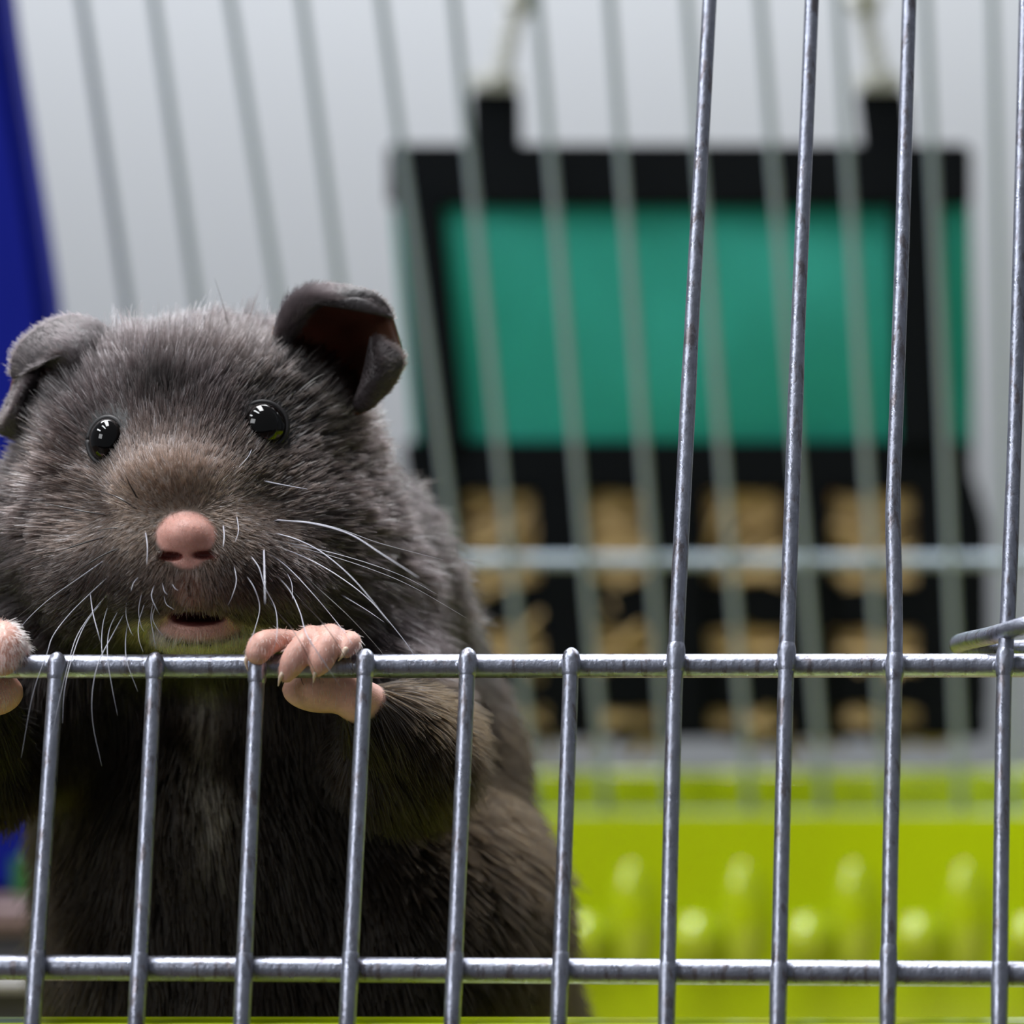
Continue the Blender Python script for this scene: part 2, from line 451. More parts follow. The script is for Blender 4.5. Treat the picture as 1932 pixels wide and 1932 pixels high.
# cords that hold the bag
for (name_u, lab, pts) in ((0, 'white twisted cord tied to the left black tab of the hay bag', [(1010, -60), (985, -10), (968, 40), (958, 80), (950, 115), (942, 150)]),
                      (1, 'white twisted cord tied to the right black tab of the hay bag', [(1625, -60), (1630, -5), (1638, 40), (1648, 85), (1655, 120), (1664, 150)])):
    c = empty('hanging_cord', tuple(BAG.at(*pts[-1], .1)), lab, 'cord', 'white cords holding the hay bag')
    path = catmull([BACK.at(pts[0][0], -122, -.12)] + [BAG.at(u, v, .25) for u, v in pts[1:]], 50)
    for ph in (0, math.pi):
        q = []
        for i, p in enumerate(path):
            a = i * .55 + ph
            q.append(p + R_ * .075 * math.cos(a) + BAG.n * .075 * math.sin(a))
        tubeobj('strand', q, .075, CORD, c, 8)
    ellobj('knot', BAG.at(pts[1][0], 0, .3), (.26, .2, .22), CORD, c, 16, 10)
    u, v = pts[-1]
    slab('clip', [(u - 42, 138), (u + 40, 138), (u + 44, 176), (u - 46, 176)], -.3, .6, CORD, c)

# ------------------------------------------------------------------ blue plastic panel at the left
BL = Plane(np.array([0, YB - 3.4, 6.0]), -PITCH)
hut = empty('hutch', tuple(BL.at(-150, 1800)), 'deep blue plastic hutch standing behind the hamster at the left side', 'hutch')
GREEN = mat('green_plastic', lin(40, 96, 52), .4)
PINK = mat('pink_grey_plastic', lin(128, 106, 112), .5)
DGREY = mat('slate_plastic', lin(58, 56, 68), .5)
WHITEP = mat('white_plastic', lin(200, 198, 205), .4)
def plate(name, poly, off, th, m, parent, bev=.15):
    bm = bmesh.new()
    face = bm.faces.new([bm.verts.new(BL.at(u, v, off)) for u, v in poly])
    r = bmesh.ops.extrude_face_region(bm, geom=[face])
    for g in r['geom']:
        if isinstance(g, bmesh.types.BMVert): g.co -= Vector(BL.n * th)
    bmesh.ops.recalc_face_normals(bm, faces=bm.faces)
    bmesh.ops.bevel(bm, geom=list(bm.edges), offset=bev, segments=3, affect='EDGES')
    me = bpy.data.meshes.new(name); bm.to_mesh(me); bm.free()
    return linkmesh(name, me, m, parent)
plate('wall_panel', [(-420, -120), (-12, -120), (2, 20), (20, 140), (42, 280), (66, 430), (88, 580), (104, 800), (112, 1000), (104, 1300), (80, 1500), (62, 1640), (40, 1690), (-420, 1690)], 0, .9, BLUE, hut)
plate('green_foot', [(15, 1600), (75, 1600), (84, 1712), (15, 1712)], .2, .6, GREEN, hut)
plate('ledge', [(-420, 1696), (160, 1696), (160, 1765), (-420, 1765)], .5, 1.2, PINK, hut)
plate('base', [(-420, 1760), (200, 1760), (230, 1842), (-420, 1842)], .4, 1.4, DGREY, hut)
plate('white_edge', [(-420, 1838), (168, 1838), (178, 1868), (-420, 1868)], .6, 1.2, WHITEP, hut, .08)
b = BL.at(-150, 1866)
boxobj('support', (-11.5, b[1] + .1, .34), (float(BL.at(100, 1866)[0]), b[1] + 1.0, b[2] + .1), DGREY, hut, .1)

# ------------------------------------------------------------------ hamster: one continuous surface from a distance field
def pr(u, v, d): return P(u, v, d), (8000.0 + d) / 8000.0 * px
lo = np.minimum(P(-260, 2850, -140), P(-260, 560, 1700)); hi = np.maximum(P(1330, 560, 1600), P(1330, 560, -140))
lo = np.array([P(-200, 1200, 900)[0] - .8, P(300, 1000, -140)[1], .28]); hi = np.array([P(1180, 1900, 800)[0] + .4, P(600, 1600, 1560)[1], P(300, 575, 500)[2]])
def axis(a, b, fine, f0, f1, coarse):
    out = [a]
    while out[-1] < b:
        x = out[-1]
        dd = min(abs(x - f0), abs(x - f1)) if not (f0 <= x <= f1) else 0
        out.append(x + min(coarse, fine + dd * .25))
    return np.array(out)
AX = axis(lo[0], hi[0], .024, P(0, 1250, 0)[0] - .3, P(690, 1250, 0)[0], .07)
AY = axis(lo[1], hi[1], .026, lo[1], P(300, 1250, 110)[1], .085)
AZ = axis(lo[2], hi[2], .024, P(300, 1350, 0)[2], P(300, 955, 0)[2], .08)
D = np.full((len(AX), len(AY), len(AZ)), 2.0, np.float32)
def sub(c, ext):
    sl = []
    for A, k in ((AX, 0), (AY, 1), (AZ, 2)):
        i0 = max(0, np.searchsorted(A, c[k] - ext[k]) - 1); i1 = min(len(A), np.searchsorted(A, c[k] + ext[k]) + 1)
        sl.append(slice(i0, i1))
    X = AX[sl[0]].astype(np.float32)[:, None, None]; Y = AY[sl[1]].astype(np.float32)[None, :, None]; Z = AZ[sl[2]].astype(np.float32)[None, None, :]
    return tuple(sl), X, Y, Z
def smin(a, b, k):
    h = np.maximum(k - np.abs(a - b), 0) / k
    return np.minimum(a, b) - h * h * k * .25
def ell_d(X, Y, Z, c, r):
    x, y, z = X - c[0], Y - c[1], Z - c[2]
    k0 = np.sqrt((x / r[0]) ** 2 + (y / r[1]) ** 2 + (z / r[2]) ** 2)
    k1 = np.sqrt((x / r[0] ** 2) ** 2 + (y / r[1] ** 2) ** 2 + (z / r[2] ** 2) ** 2)
    return k0 * (k0 - 1) / (k1 + 1e-6)
def blob(u, v, d, ru, rv, rd, k=60, cut=False):
    c, s = pr(u, v, d); r = np.array([ru, rd, rv]) * s; k = k * px
    sl, X, Y, Z = sub(c, r + max(.12, 2 * k))
    if 0 in D[sl].shape: return
    e = ell_d(X, Y, Z, c, r)
    D[sl] = -smin(-D[sl], e, k) if cut else smin(D[sl], e, k)
def limb(pts, k=14):
    k = k * px
    q = catmull([np.array([*pr(*a[:3])[0], a[3] * pr(*a[:3])[1]]) for a in pts], 6 * (len(pts) - 1))
    q = np.array(q)
    c = (q[:, :3].min(0) + q[:, :3].max(0)) / 2
    ext = (q[:, :3].max(0) - q[:, :3].min(0)) / 2 + q[:, 3].max() + max(.1, 2 * k)
    sl, X, Y, Z = sub(c, ext)
    if 0 in D[sl].shape: return
    e = None
    for a, b in zip(q, q[1:]):
        v = b[:3] - a[:3]; L2 = float(v @ v) + 1e-9
        t = np.clip(((X - a[0]) * v[0] + (Y - a[1]) * v[1] + (Z - a[2]) * v[2]) / L2, 0, 1)
        f = np.sqrt((X - a[0] - t * v[0]) ** 2 + (Y - a[1] - t * v[1]) ** 2 + (Z - a[2] - t * v[2]) ** 2) - (a[3] + (b[3] - a[3]) * t)
        e = f if e is None else np.minimum(e, f)
    D[sl] = smin(D[sl], e, k)
# trunk
blob(530, 1520, 880, 415, 470, 470, 60)
blob(620, 2060, 950, 450, 560, 540, 160)
blob(600, 2480, 960, 450, 330, 520, 120)
blob(630, 1190, 640, 200, 290, 330, 120)
blob(130, 1210, 560, 190, 230, 260, 120)
blob(790, 1770, 760, 240, 330, 320, 60)
blob(310, 1800, 720, 180, 280, 290, 80)
limb([(300, 2480, 620, 170), (300, 2700, 480, 80), (290, 2760, 300, 60), (280, 2770, 180, 45)], 60)
limb([(840, 2480, 620, 190), (850, 2700, 480, 80), (850, 2760, 300, 60), (850, 2770, 180, 45)], 60)
# head
blob(385, 835, 440, 290, 205, 300, 90)
blob(200, 1000, 390, 195, 165, 225, 100)
blob(545, 1000, 400, 185, 175, 230, 100)
blob(400, 1110, 470, 290, 160, 260, 120)
blob(352, 925, 190, 140, 105, 200, 90)
blob(350, 1030, 110, 125, 95, 125, 60)
blob(285, 1085, 90, 88, 76, 88, 110)
blob(432, 1082, 95, 88, 78, 88, 110)
blob(366, 1100, 55, 34, 52, 45, 30)
blob(205, 1085, 240, 110, 95, 150, 100)
blob(512, 1082, 250, 105, 95, 150, 100)
# lower jaw and mouth
blob(378, 1192, 150, 88, 40, 105, 30)
blob(374, 1162, 60, 45, 12, 66, 14, cut=True)
# nose
blob(351, 1012, -10, 44, 37, 40, 16)
blob(356, 1058, 4, 35, 17, 26, 8)
blob(322, 1050, -30, 23, 8, 26, 5, cut=True)
blob(386, 1048, -28, 23, 8, 26, 5, cut=True)
blob(358, 1096, -4, 3, 30, 14, 5, cut=True)
# arms
limb([(700, 1300, 480, 130), (760, 1420, 330, 105), (735, 1370, 180, 62), (680, 1325, 95, 44)], 60)
limb([(60, 1320, 460, 120), (-60, 1430, 330, 100), (-60, 1370, 180, 60), (-45, 1325, 100, 45)], 60)
# right-hand paw over the bar
PAW = []
def paw(pts, k=9):
    limb(pts, k); PAW.extend([tuple(q) for q in catmull(pts, 3 * (len(pts) - 1))])
blob(612, 1302, 66, 80, 44, 30, 22); PAW.append((560, 1305, 62, 40)); PAW.append((612, 1302, 66, 52)); PAW.append((665, 1300, 66, 52))
paw([(600, 1290, 62, 34), (602, 1240, 52, 30), (604, 1212, 40, 26)], 20)
paw([(590, 1225, 48, 24), (560, 1210, 26, 20), (522, 1208, -8, 22), (496, 1217, -40, 26), (486, 1232, -50, 23)])
paw([(600, 1222, 44, 25), (590, 1202, 14, 23), (574, 1216, -36, 23), (555, 1246, -48, 25), (540, 1274, -46, 15)])
paw([(622, 1222, 44, 26), (624, 1200, 12, 24), (618, 1216, -36, 24), (608, 1244, -48, 24), (598, 1268, -46, 11)])
paw([(635, 1228, 46, 24), (656, 1210, 16, 20), (662, 1214, -18, 20), (653, 1228, -34, 15)])
# left-hand paw
blob(-30, 1306, 62, 74, 48, 34, 22); PAW.append((-30, 1306, 62, 60)); PAW.append((10, 1306, 62, 45))
paw([(-40, 1290, 62, 36), (-35, 1240, 52, 32)], 20)
paw([(-30, 1232, 46, 32), (-2, 1206, 14, 34), (8, 1216, -36, 36), (4, 1246, -50, 30)])
paw([(-60, 1232, 46, 28), (-62, 1204, 14, 28), (-66, 1222, -38, 28), (-68, 1256, -46, 18)])
paw([(-5, 1232, 46, 26), (30, 1222, 18, 18), (42, 1230, -6, 14)])
paw([(-90, 1232, 46, 26), (-112, 1212, 12, 24), (-118, 1230, -34, 20)])

def surface_nets(D, AX, AY, AZ):
    nx, ny, nz = D.shape
    S = D < 0
    c = np.zeros((nx - 1, ny - 1, nz - 1), np.uint8)
    for i in (0, 1):
        for j in (0, 1):
            for k in (0, 1):
                c += S[i:nx - 1 + i, j:ny - 1 + j, k:nz - 1 + k]
    I, J, K = np.nonzero((c > 0) & (c < 8))
    idx = np.full(c.shape, -1, np.int32); idx[I, J, K] = np.arange(len(I))
    acc = np.zeros((len(I), 3)); cnt = np.zeros(len(I))
    A = (AX, AY, AZ)
    corners = [(i, j, k) for i in (0, 1) for j in (0, 1) for k in (0, 1)]
    for a in corners:
        for b in corners:
            df = [q - p for p, q in zip(a, b)]
            if sum(df) != 1 or min(df) < 0: continue
            da = D[I + a[0], J + a[1], K + a[2]].astype(float); db = D[I + b[0], J + b[1], K + b[2]].astype(float)
            m = (da < 0) != (db < 0)
            t = np.where(m, da / (da - db + 1e-20), 0)
            for ax_, (base) in enumerate((I, J, K)):
                pa = A[ax_][base + a[ax_]]; pb = A[ax_][base + b[ax_]]
                acc[:, ax_] += np.where(m, pa + (pb - pa) * t, 0)
            cnt += m
    V = acc / cnt[:, None]
    F = []
    for ax_ in range(3):
        o = [0, 0, 0]; o[ax_] = 1
        s0 = S[:nx - o[0], :ny - o[1], :nz - o[2]]; s1 = S[o[0]:, o[1]:, o[2]:]
        i, j, k = np.nonzero(s0 != s1)
        b, g = [(1, 2), (2, 0), (0, 1)][ax_]
        p = np.stack([i, j, k], 1)
        ok = (p[:, b] > 0) & (p[:, g] > 0)
        lim = [nx - 1, ny - 1, nz - 1]
        ok &= (p[:, b] < lim[b]) & (p[:, g] < lim[g])
        p = p[ok]
        fl = s0[p[:, 0], p[:, 1], p[:, 2]]
        q = []
        for (x, y) in ((-1, -1), (0, -1), (0, 0), (-1, 0)):
            r = p.copy(); r[:, b] += x; r[:, g] += y
            q.append(idx[r[:, 0], r[:, 1], r[:, 2]])
        q = np.stack(q, 1)
        q[~fl] = q[~fl][:, ::-1]
        F.append(q)
    F = np.concatenate(F)
    F = F[(F >= 0).all(1)]
    return V, F
V, FQ = surface_nets(D, AX, AY, AZ)
del D
# light smoothing
def smooth(V, F, n, lam):
    e = np.concatenate([F[:, [0, 1]], F[:, [1, 2]], F[:, [2, 3]], F[:, [3, 0]]])
    e = np.concatenate([e, e[:, ::-1]])
    cnt = np.bincount(e[:, 0], minlength=len(V)).astype(float)
    for it in range(n):
        s = np.stack([np.bincount(e[:, 0], V[e[:, 1], k], len(V)) for k in range(3)], 1) / np.maximum(cnt, 1)[:, None]
        V = V + lam * (s - V)
    return V
V = smooth(V, FQ, 2, .4)
tri = np.concatenate([FQ[:, [0, 1, 2]], FQ[:, [0, 2, 3]]])
fn = np.cross(V[tri[:, 1]] - V[tri[:, 0]], V[tri[:, 2]] - V[tri[:, 0]])
VN = np.stack([np.bincount(tri.ravel(), np.repeat(fn[:, k], 3), len(V)) for k in range(3)], 1)
VN /= np.linalg.norm(VN, axis=1)[:, None] + 1e-12
def to_px(Q):
    r = Q - CAM
    z = r @ F_
    return PPX + F_PX * (r @ R_) / z, PPY - F_PX * (r @ U_) / z, z / S0 - 8000
def ball(Q, u, v, d, ru, rv, rd):
    c, s = pr(u, v, d)
    q = (Q - c) / (np.array([ru, rd, rv]) * s)
    return np.sqrt((q ** 2).sum(1))
def step(x, a, b):
    t = np.clip((x - a) / (b - a), 0, 1); return t * t * (3 - 2 * t)
def zones(Q):
    nose = np.maximum.reduce([1 - step(ball(Q, 351, 1012, -10, 52, 44, 48), .98, 1.16), 1 - step(ball(Q, 356, 1058, 4, 42, 23, 36), .98, 1.2)])
    phil = 1 - step(ball(Q, 366, 1105, 40, 46, 56, 70), .75, 1.15)
    lip = 1 - step(ball(Q, 376, 1178, 80, 78, 34, 100), .75, 1.15)
    mouth = 1 - step(ball(Q, 374, 1160, 62, 54, 21, 76), .98, 1.12)
    pw = np.zeros(len(Q))
    for (u, v, d, r) in PAW:
        pw = np.maximum(pw, 1 - step(ball(Q, u, v, d, r, r, r), 1.05, 1.35))
    return nose, phil, lip, mouth, pw
zn, zp, zl, zm, zw = zones(V)
skin = np.tile(np.array([.020, .015, .012]), (len(V), 1))
def mixc(base, c, w): return base * (1 - w[:, None]) + np.array(c) * w[:, None]
skin = mixc(skin, (.10, .07, .05), 1 - step(np.linalg.norm(V - P(352, 1000, 60), axis=1) / px, 80, 240))
for (u_, v_) in ((207, 834), (496, 805)):
    skin = mixc(skin, (.008, .006, .006), 1 - step(np.hypot(to_px(V)[0] - u_, to_px(V)[1] - v_), 55, 95))
skin = mixc(skin, (.40, .21, .16), zp * .85)
skin = mixc(skin, (.60, .32, .25), zl * .9)
skin = mixc(skin, (.54, .27, .22), zn)
skin = mixc(skin, (.20, .05, .04), np.maximum(1 - step(ball(V, 322, 1050, -30, 25, 9, 30), .8, 1.15), 1 - step(ball(V, 386, 1048, -28, 25, 9, 30), .8, 1.15)))  # shade inside the nostrils, painted dark red into the skin
skin = mixc(skin, (.66, .36, .29), zw)
skin = mixc(skin, (.13, .035, .03), zm)
SKIN = bpy.data.materials.new('hamster_skin'); SKIN.use_nodes = True
nt = SKIN.node_tree; b = nt.nodes['Principled BSDF']
at = nt.nodes.new('ShaderNodeAttribute'); at.attribute_name = 'skin'
nz_ = nt.nodes.new('ShaderNodeTexNoise'); nz_.inputs['Scale'].default_value = 18; nz_.inputs['Detail'].default_value = 4
tc = nt.nodes.new('ShaderNodeTexCoord'); nt.links.new(tc.outputs['Object'], nz_.inputs['Vector'])
mr = nt.nodes.new('ShaderNodeMapRange'); mr.inputs['To Min'].default_value = .8; mr.inputs['To Max'].default_value = 1.2
nt.links.new(nz_.outputs['Fac'], mr.inputs['Value'])
vm = nt.nodes.new('ShaderNodeVectorMath'); vm.operation = 'SCALE'
nt.links.new(at.outputs['Color'], vm.inputs[0]); nt.links.new(mr.outputs['Result'], vm.inputs['Scale'])
nt.links.new(vm.outputs[0], b.inputs['Base Color'])
b.inputs['Roughness'].default_value = .5; b.inputs['Subsurface Weight'].default_value = .25
b.inputs['Subsurface Radius'].default_value = (.06, .025, .015); b.inputs['Subsurface Scale'].default_value = 1
n2 = nt.nodes.new('ShaderNodeTexNoise'); n2.inputs['Scale'].default_value = 60
nt.links.new(tc.outputs['Object'], n2.inputs['Vector'])
bp = nt.nodes.new('ShaderNodeBump'); bp.inputs['Strength'].default_value = .3; bp.inputs['Distance'].default_value = .01
nt.links.new(n2.outputs['Fac'], bp.inputs['Height']); nt.links.new(bp.outputs[0], b.inputs['Normal'])

ham = empty('hamster', tuple(P(540, 2800, 700)), 'dark grey-brown hamster with pink nose gripping the wire crossbar with both paws', 'hamster')
me = bpy.data.meshes.new('body')
me.vertices.add(len(V)); me.vertices.foreach_set('co', V.astype(np.float32).ravel())
me.loops.add(len(FQ) * 4); me.loops.foreach_set('vertex_index', FQ.astype(np.int32).ravel())
me.polygons.add(len(FQ)); me.polygons.foreach_set('loop_start', np.arange(0, len(FQ) * 4, 4, dtype=np.int32))
me.update(calc_edges=True); me.validate()
me.polygons.foreach_set('use_smooth', np.ones(len(me.polygons), bool))
ca = me.attributes.new('skin', 'FLOAT_COLOR', 'POINT')
ca.data.foreach_set('color', np.concatenate([skin, np.ones((len(V), 1))], 1).astype(np.float32).ravel())
body = linkmesh('body', me, SKIN, ham)

bvh = BVHTree.FromPolygons([tuple(v) for v in V], [tuple(map(int, f)) for f in FQ])
def hit(u, v):
    dr = Vector(raydir(u, v)).normalized()
    h = bvh.ray_cast(Vector(CAM), dr)
    if h[0] is None: return None
    z = (np.array(h[0]) - CAM) @ F_
    return np.array(h[0]), np.array(h[1]), z / S0 - 8000

# eyes
EYE = mat('black_eye', (.0025, .002, .002, 1), .03, 0, spec=.42)
RIM = mat('eyelid_skin', (.010, .008, .009, 1), .55)
EYES = []
for (u, v, r, sx) in ((207, 834, 45, .84), (496, 805, 45, 1.0)):
    p, n, d = hit(u, v)
    c = P(u, v, d + 22); s = (8000 + d) / 8000 * px
    EYES.append((c, r * s))
    e = ellobj('eye', c, (r * s * sx, r * s, r * s * 1.02), EYE, ham, 48, 32)
    # rim of bare skin round the eye
    nn = (n + -F_ * 1.2); nn /= np.linalg.norm(nn)
    a1 = np.cross(nn, [0, 0, 1.0]); a1 /= np.linalg.norm(a1); a2 = np.cross(a1, nn)
    ring = [c + nn * r * s * .30 + (a1 * math.cos(t) * sx + a2 * math.sin(t)) * r * s * .99 for t in np.linspace(0, 2 * math.pi, 41)]
    tubeobj('eyelid', ring, 5 * s, RIM, ham, 10, False)

# teeth
TOOTH = mat('yellow_tooth', lin(196, 150, 60), .25)
for du in (-9, 9):
    tubeobj('tooth', [P(366 + du, 1128, 62), P(366 + du * .95, 1140, 56), P(366 + du * .85, 1150, 56)], [8.5 * px, 8 * px, 5 * px], TOOTH, ham, 10)
# claws
CLAW = mat('pale_claw', lin(214, 190, 168), .35, sss=.2)
for a, b_, c_ in (((537, 1266, -56), (529, 1278, -60), (525, 1294, -52)), ((599, 1264, -52), (594, 1272, -56), (591, 1288, -48)),
              ((652, 1226, -46), (647, 1236, -48), (638, 1247, -36)), ((470, 1236, -52), (464, 1248, -54), (468, 1266, -48)),
              ((2, 1262, -58), (-6, 1274, -60), (-10, 1288, -50)), ((-70, 1266, -50), (-75, 1276, -54), (-78, 1290, -48))):
    tubeobj('claw', catmull([P(*a), P(*b_), P(*c_)], 8), list(np.linspace(6.5, 1.0, 9) * px), CLAW, ham, 8)

# ears: cup and folded flaps
EARM = bpy.data.materials.new('ear_skin'); EARM.use_nodes = True
nt = EARM.node_tree; b = nt.nodes['Principled BSDF']
b.inputs['Roughness'].default_value = .5
tc = nt.nodes.new('ShaderNodeTexCoord'); n1 = nt.nodes.new('ShaderNodeTexNoise'); n1.inputs['Scale'].default_value = 2.2; n1.inputs['Detail'].default_value = 3
nt.links.new(tc.outputs['Object'], n1.inputs['Vector'])
n3 = nt.nodes.new('ShaderNodeTexNoise'); n3.inputs['Scale'].default_value = 16; n3.inputs['Detail'].default_value = 6
nt.links.new(tc.outputs['Object'], n3.inputs['Vector'])
bp3 = nt.nodes.new('ShaderNodeBump'); bp3.inputs['Strength'].default_value = .5; bp3.inputs['Distance'].default_value = .03
nt.links.new(n3.outputs['Fac'], bp3.inputs['Height']); nt.links.new(bp3.outputs[0], b.inputs['Normal'])
cr = nt.nodes.new('ShaderNodeValToRGB'); cr.color_ramp.elements[0].position = .35; cr.color_ramp.elements[0].color = (.016, .012, .013, 1)
cr.color_ramp.elements[1].position = .75; cr.color_ramp.elements[1].color = (.050, .039, .041, 1)
nt.links.new(n1.outputs['Fac'], cr.inputs[0]); nt.links.new(cr.outputs[0], b.inputs['Base Color'])
EARIN = mat('ear_inner_skin', (.105, .042, .022, 1), .55, 0, noise=.6, nscale=1.6, sss=.2)
def ear_sheet(name, rim, centre, push, m, parent, rings=10, n=64, th=8, power=1.0):
    rim = [P(*q) for q in rim]
    rim = catmull(rim + [rim[0]], n)[:-1]
    N = len(rim); c = P(*centre)
    vs = []
    for k in range(rings + 1):
        t = k / (rings + .001)
        for p in rim:
            q = p + (c - p) * t
            vs.append(q + F_ * push * px * math.sin(math.pi * min(t, 1) / 2 * 1.0) ** power)
    g = np.array(vs).reshape(rings + 1, N, 3)
    for it in range(14):
        h = g.copy()
        h[1:-1] = .5 * g[1:-1] + .125 * (g[2:] + g[:-2] + np.roll(g[1:-1], 1, 1) + np.roll(g[1:-1], -1, 1))
        h[-1] = g[-2].mean(0)
        g = h
    vs = list(g.reshape(-1, 3))
    fs = []
    for k in range(rings):
        for i in range(N):
            j = (i + 1) % N
            fs.append((k * N + i, k * N + j, (k + 1) * N + j, (k + 1) * N + i))
    o = meshobj(name, vs, fs, m, parent)
    s = o.modifiers.new('thickness', 'SOLIDIFY'); s.thickness = th * px; s.offset = 0
    return o, np.array(vs), np.array(fs)
EARS = []
rim_r = [(508, 655, 330), (528, 602, 350), (575, 560, 345), (635, 546, 335), (690, 552, 330), (728, 580, 335), (748, 632, 345), (757, 678, 335), (742, 722, 330), (716, 752, 335), (684, 776, 350), (632, 780, 350), (565, 752, 330), (520, 712, 320)]
o, ev, ef = ear_sheet('ear', rim_r, (615, 690, 360), 150, EARIN, ham, 12, 84, 9); o['label'] = 'ear on the right of the photo, a wide open dark cup with a reddish inside'
EARS.append((ev, ef, 'cup'))
f, ev, ef = ear_sheet('ear_fold', [(700, 636, 322), (730, 652, 312), (758, 680, 322), (744, 722, 318), (716, 754, 322), (684, 778, 335), (668, 764, 335), (680, 728, 330), (690, 690, 325)], (714, 702, 312), -24, EARM, o, 7, 54, 7)
EARS.append((ev, ef, 'flap'))
f, ev, ef = ear_sheet('ear_fold', [(512, 650, 335), (530, 590, 345), (575, 552, 338), (635, 540, 328), (690, 547, 325), (722, 566, 328), (742, 596, 335), (734, 594, 322), (690, 566, 312), (640, 566, 308), (598, 582, 312), (566, 612, 318), (545, 650, 322)], (590, 572, 308), -20, EARM, o, 7, 66, 7)
EARS.append((ev, ef, 'rim'))
rim_l = [(236, 668, 330), (196, 618, 350), (135, 600, 360), (75, 622, 360), (34, 665, 355), (26, 715, 350), (14, 770, 350), (4, 806, 350), (48, 834, 360), (90, 828, 365), (130, 800, 360), (180, 770, 335), (225, 725, 320)]
o, ev, ef = ear_sheet('ear', rim_l, (118, 735, 370), 110, EARIN, ham, 12, 78, 9); o['label'] = 'ear on the left of the photo, folded over at the top'
EARS.append((ev, ef, 'cup'))
f, ev, ef = ear_sheet('ear_fold', [(244, 680, 322), (200, 616, 335), (135, 598, 345), (75, 620, 340), (32, 664, 335), (24, 712, 330), (40, 708, 318), (72, 690, 305), (110, 700, 296), (150, 728, 292), (196, 748, 292), (232, 738, 300)], (140, 668, 286), -34, EARM, o, 9, 72, 8)
EARS.append((ev, ef, 'dome'))
f, ev, ef = ear_sheet('ear_fold', [(78, 682, 316), (52, 700, 318), (28, 735, 325), (-2, 806, 335), (22, 826, 335), (58, 838, 338), (66, 800, 325), (62, 750, 318), (72, 712, 314)], (40, 770, 312), -22, EARM, o, 8, 54, 7)
EARS.append((ev, ef, 'flap'))

# ------------------------------------------------------------------ fur
NOSE = P(352, 1000, 60)
def sample_tris(V, N, T, w, n):
    a = np.linalg.norm(np.cross(V[T[:, 1]] - V[T[:, 0]], V[T[:, 2]] - V[T[:, 0]]), axis=1) * w
    c = np.cumsum(a); i = np.searchsorted(c, rng.random(n) * c[-1])
    r1, r2 = np.sqrt(rng.random(n)), rng.random(n)
    w0, w1, w2 = 1 - r1, r1 * (1 - r2), r1 * r2
    t = T[i]
    p = V[t[:, 0]] * w0[:, None] + V[t[:, 1]] * w1[:, None] + V[t[:, 2]] * w2[:, None]
    m = N[t[:, 0]] * w0[:, None] + N[t[:, 1]] * w1[:, None] + N[t[:, 2]] * w2[:, None]
    return p, m / (np.linalg.norm(m, axis=1)[:, None] + 1e-9)
def vnoise(Q, f, seed):
    """smooth cheap noise in [-1, 1] from sines"""
    r = np.random.default_rng(seed); s = 0
    for _ in range(5):
        k = r.normal(size=3) * f; s = s + np.sin(Q @ k + r.random() * 6.28)
    return s / 3.0
uu, vv, dd = to_px(V)
view = CAM - V; view /= np.linalg.norm(view, axis=1)[:, None]
face = (VN * view).sum(1)
bare = np.maximum.reduce([zn, zp * .55, zl * .9, zm, zw])
for (c, r) in EYES:
    bare = np.maximum(bare, 1 - step(np.linalg.norm(V - c, axis=1) / r, 0.98, 1.08))
dens = (1 - bare) * np.where(face > -.25, 1.0, .15) * np.where(vv > 1400, .45, 1.0) * np.where(vv > 2000, .25, 1.0)
dens *= 1 + 1.6 * (1 - step(np.linalg.norm(V - NOSE, axis=1) / px, 150, 420))
tw = dens[tri].mean(1)
NF = 240000
rp, rn = sample_tris(V, VN, tri, tw, NF)
def make_strands(rp, rn, L, lift, flow, jit=.25, droop=.25, steps=5):
    n = len(rp)
    t = flow - rn * (flow * rn).sum(1)[:, None]
    t /= np.linalg.norm(t, axis=1)[:, None] + 1e-9
    d = t * (1 - lift)[:, None] + rn * lift[:, None] + rng.normal(size=(n, 3)) * jit * .5
    d /= np.linalg.norm(d, axis=1)[:, None]
    out = np.zeros((n, steps + 1, 3)); out[:, 0] = rp - rn * .01
    for k in range(1, steps + 1):
        s = k / steps
        dk = d + t * (s * .35) + np.array([0, 0, -1.0]) * droop * s * s
        dk /= np.linalg.norm(dk, axis=1)[:, None]
        out[:, k] = out[:, k - 1] + dk * (L / steps)[:, None]
    return out
u, v, d = to_px(rp)
dn = np.linalg.norm(rp - NOSE, axis=1) / px
headw = 1 - step(v, 1150, 1330)
flow_h = rp - NOSE + 0.0
flow_h /= np.linalg.norm(flow_h, axis=1)[:, None] + 1e-9
flow_b = np.tile(np.array([.12, .15, -1.0]), (len(rp), 1)) + (rp - P(420, 1500, 700)) * np.array([.18, 0, 0])
flow = flow_h * headw[:, None] + flow_b * (1 - headw)[:, None]
flow += .2 * np.stack([vnoise(rp, 2.2, 1), vnoise(rp, 2.2, 2), vnoise(rp, 2.2, 3)], 1)
Lp = np.interp(dn, [60, 120, 260, 420, 650, 900], [10, 20, 44, 72, 105, 120])
chin = 1 - step(ball(rp, 380, 1200, 150, 130, 60, 140), .8, 1.2)
Lp = Lp * (1 - chin) + 24 * chin
eyed = np.min([np.linalg.norm(rp - c, axis=1) / r for c, r in EYES], axis=0)
Lp *= np.where(eyed < 1.8, .45 + .55 * step(eyed, 1.1, 1.8), 1)
tuft = np.maximum(np.exp(-((u - 535) ** 2 + (v - 590) ** 2) / 38 ** 2), .7 * np.exp(-((u - 222) ** 2 + (v - 625) ** 2) / 34 ** 2))
Lp *= 1 + 1.1 * tuft
Lp *= rng.uniform(.6, 1.15, len(rp)) * np.where((rng.random(len(rp)) < .07) & (v < 1200), 1.5, 1)
